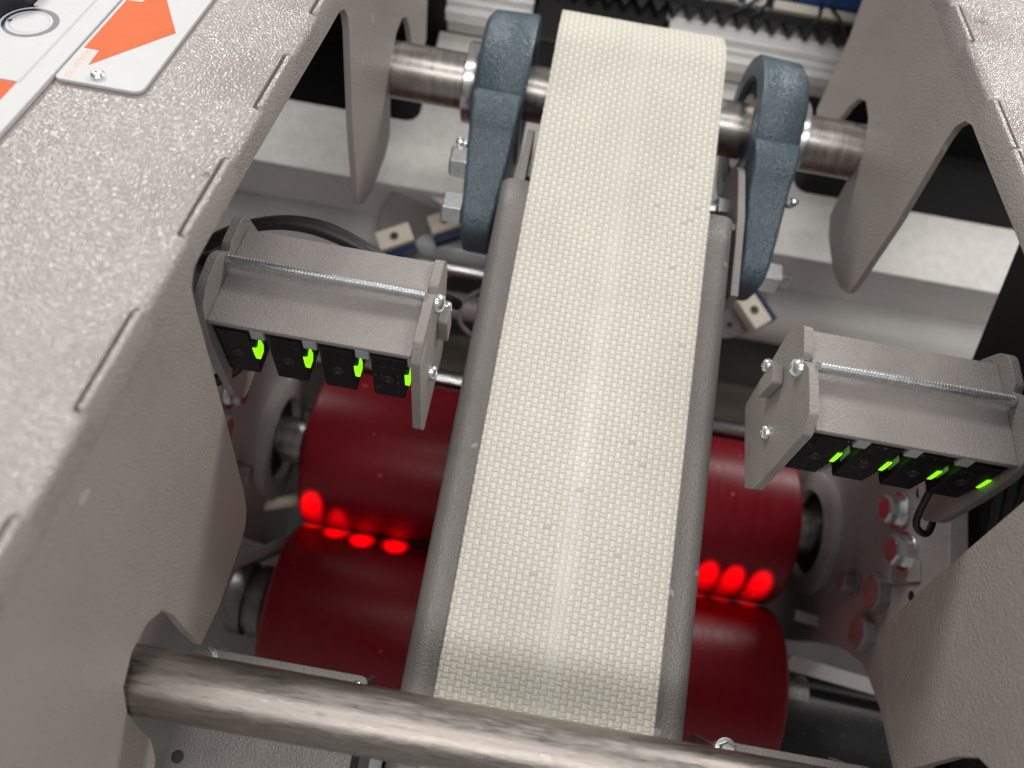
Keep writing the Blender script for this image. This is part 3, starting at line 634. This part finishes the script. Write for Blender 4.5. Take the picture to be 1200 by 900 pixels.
# tube with end plates
m = MB().cyl((-300, 233, -192), (-98, 233, -192), 20.6, 48, 1); o = m.build('grey_tube', M['tube']); tag(o, 'thick grey tube behind the left sensor bracket', 'tube', 'thick grey cross tubes')
m = MB().cyl((139, 233, -192), (420, 233, -192), 20.6, 48, 1); o = m.build('grey_tube', M['tube']); tag(o, 'thick grey tube behind the right sensor bracket', 'tube', 'thick grey cross tubes')
def clampdisc(c, nrm, rad, blocks, label):
    root = thing('tube_end_plate', c, label, 'end plate', 'round end plates on the grey tubes')
    m = MB().lathe(c, nrm, [(0, rad), (.4, rad + .4), (3.2, rad + .4), (3.6, rad)], 56); m.build('disc', M['coat_fine'], root)
    nv = Vector(nrm).normalized(); e1 = nv.cross(Vector((0, 1, 0))).normalized(); e2 = nv.cross(e1)
    for a in (100, 150, 200, 250):
        q = Vector(c) + nv * 3.6 + (e1 * math.cos(math.radians(a)) + e2 * math.sin(math.radians(a))) * (rad - 8)
        m = MB().cyl(q - nv * .2, q + nv * .15, 1.9, 14); m.build('hole', M['darkhole'], root)
    for (bx, by, bz, ang, L_, W_) in blocks:
        d = Vector((math.cos(math.radians(ang)), math.sin(math.radians(ang)), .05)); p = Vector((-d.y, d.x, 0)); o_ = Vector((bx, by, bz))
        m = MB().prism([o_ - d * L_ - p * W_, o_ + d * L_ - p * W_, o_ + d * L_ + p * W_, o_ - d * L_ + p * W_], (0, 0, 9)); bo = m.build('terminal_block', M['cream'], root, bevel=1)
        m = MB().cyl(o_ + Vector((0, 0, 8.5)), o_ + Vector((0, 0, 9.4)), 2.6, 14); m.build('screw', M['darkhole'], bo)
        m = MB().prism([o_ - d * L_ - p * (W_ + 5), o_ + d * L_ - p * (W_ + 5), o_ + d * L_ - p * W_ * 1.02, o_ - d * L_ - p * W_ * 1.02], (0, 0, 6)); m.build('blue_foot', M['bluedark'], root, bevel=.5)
clampdisc((-72, 232, -158), (.45, -.35, .8), 33, [(-88, 213, -146, 30, 11, 6.5), (-60, 231, -148, 30, 10, 6.5)], 'round grey end plate with cream blocks left of the belt')
clampdisc((128, 222, -160), (-.3, -.35, .85), 25, [(139, 207, -146, 130, 11, 6.5)], 'round grey end plate with a cream block right of the belt')
m = MB().cyl((-78, 224, -164), (-8, 224, -164), 9, 32, .5); o = m.build('light_rod', mat('pale_plastic_rod', (.55, .58, .62), .3)); tag(o, 'bright rod just right of the left end plate', 'rod')
m = MB().cyl((-92, 196, -190), (120, 196, -190), 9, 32, .5); o = m.build('grey_rod', M['tube']); tag(o, 'dull grey rod running below the bright rod', 'rod')
m = MB().cyl((-140, 146, -200), (204, 146, -200), 6.2, 32); o = m.build('steel_rod', M['silverrod']); tag(o, 'thin shiny steel rod just above the red rollers', 'rod')
m = MB().prism([(-78, 246, -134), (-62, 256, -129), (-22, 250, -134), (-26, 240, -140), (-50, 234, -142)], (0, 2, -4)); o = m.build('diagonal_arm', M['tube'], bevel=1); tag(o, 'grey diagonal arm behind the left bearing bolts', 'arm')
m = MB().box(-140, 204, 160, 200, -262, -258); o = m.build('rear_tray', M['panel']); tag(o, 'brown grey tray behind the red rollers', 'tray')
m = MB().cyl((-84, 204, -150), (-10, 204, -150), 3.6, 24, .4); o = m.build('thin_pipe', M['silverrod']); tag(o, 'thin bright pipe below the pale rod left of the belt', 'pipe')
m = MB(); hexhead(m, (163, 243.6, -158), (0, -1, 0), 8, 4, 5.5); o = m.build('beam_bolt', M['zinc']); tag(o, 'small bolt on the front of the cross beam right of the belt', 'bolt')
# covers outboard
m = MB().px([(159, -55), (208, -17), (206, 58), (-150, 185), (-150, -90), (60, -90)], 222, 226); o = m.build('side_cover', M['black']); tag(o, 'black side cover beyond the right sensor bracket', 'cover')

# ------------------------------------------------------------------ cables
m = MB().tube([(-135, 110, 20), (-112, 126, 24), (-90, 131, 24), (-65, 127, 20), (-45, 122, 8), (-30, 128, -20)], 2.6, 12); m.tube([(-135, 113, 15), (-110, 130, 20), (-86, 134.5, 20), (-62, 129, 15), (-40, 125, 0)], 2.2, 12)
o = m.build('sensor_cable', M['rubber']); tag(o, 'pair of black cables looping over the left sensor bracket', 'cable')
m = MB().tube([(-96, 72, 30), (-101, 66, 28), (-107, 62, 30), (-116, 64, 36), (-128, 70, 40)], 2.3, 12); o = m.build('sensor_cable', M['rubber']); tag(o, 'black cable curling out under the leftmost sensor', 'cable')
m = MB().tube([(154, 74, 34), (155, 67, 24), (156, 61, 17), (158.5, 58, 14), (163, 58, 12), (169, 66, 6), (176, 80, -4)], 1.3, 12); o = m.build('bent_cable', M['rubber']); tag(o, 'thin black cable bent below the right sensor bracket', 'cable')
m = MB()
for k in range(5):
    d = 5 * k
    m.tube([(217.5, 10 + d * 1.4, -70 + d * .6), (217 + k % 2, 45 + d, -44 + d * 1.2), (217.5, 75 + d, -30 + d * 2), (217 - k % 2, 105 + d, -22 + d * 2.5)], 3.0, 12)
o = m.build('cable_bundle', M['rubber']); tag(o, 'bundle of black cables behind the right frame edge', 'cable')
m = MB().tube([(-12, 184, -120), (-26, 182, -122), (-37, 172, -124), (-36, 160, -126), (-26, 154, -128), (-14, 158, -128)], 1.2, 10); o = m.build('grey_loop_wire', M['zincdim']); tag(o, 'thin grey wire loop beside the left edge of the bed', 'wire')

SC.cycles.max_bounces = 8; SC.cycles.sample_clamp_indirect = 6
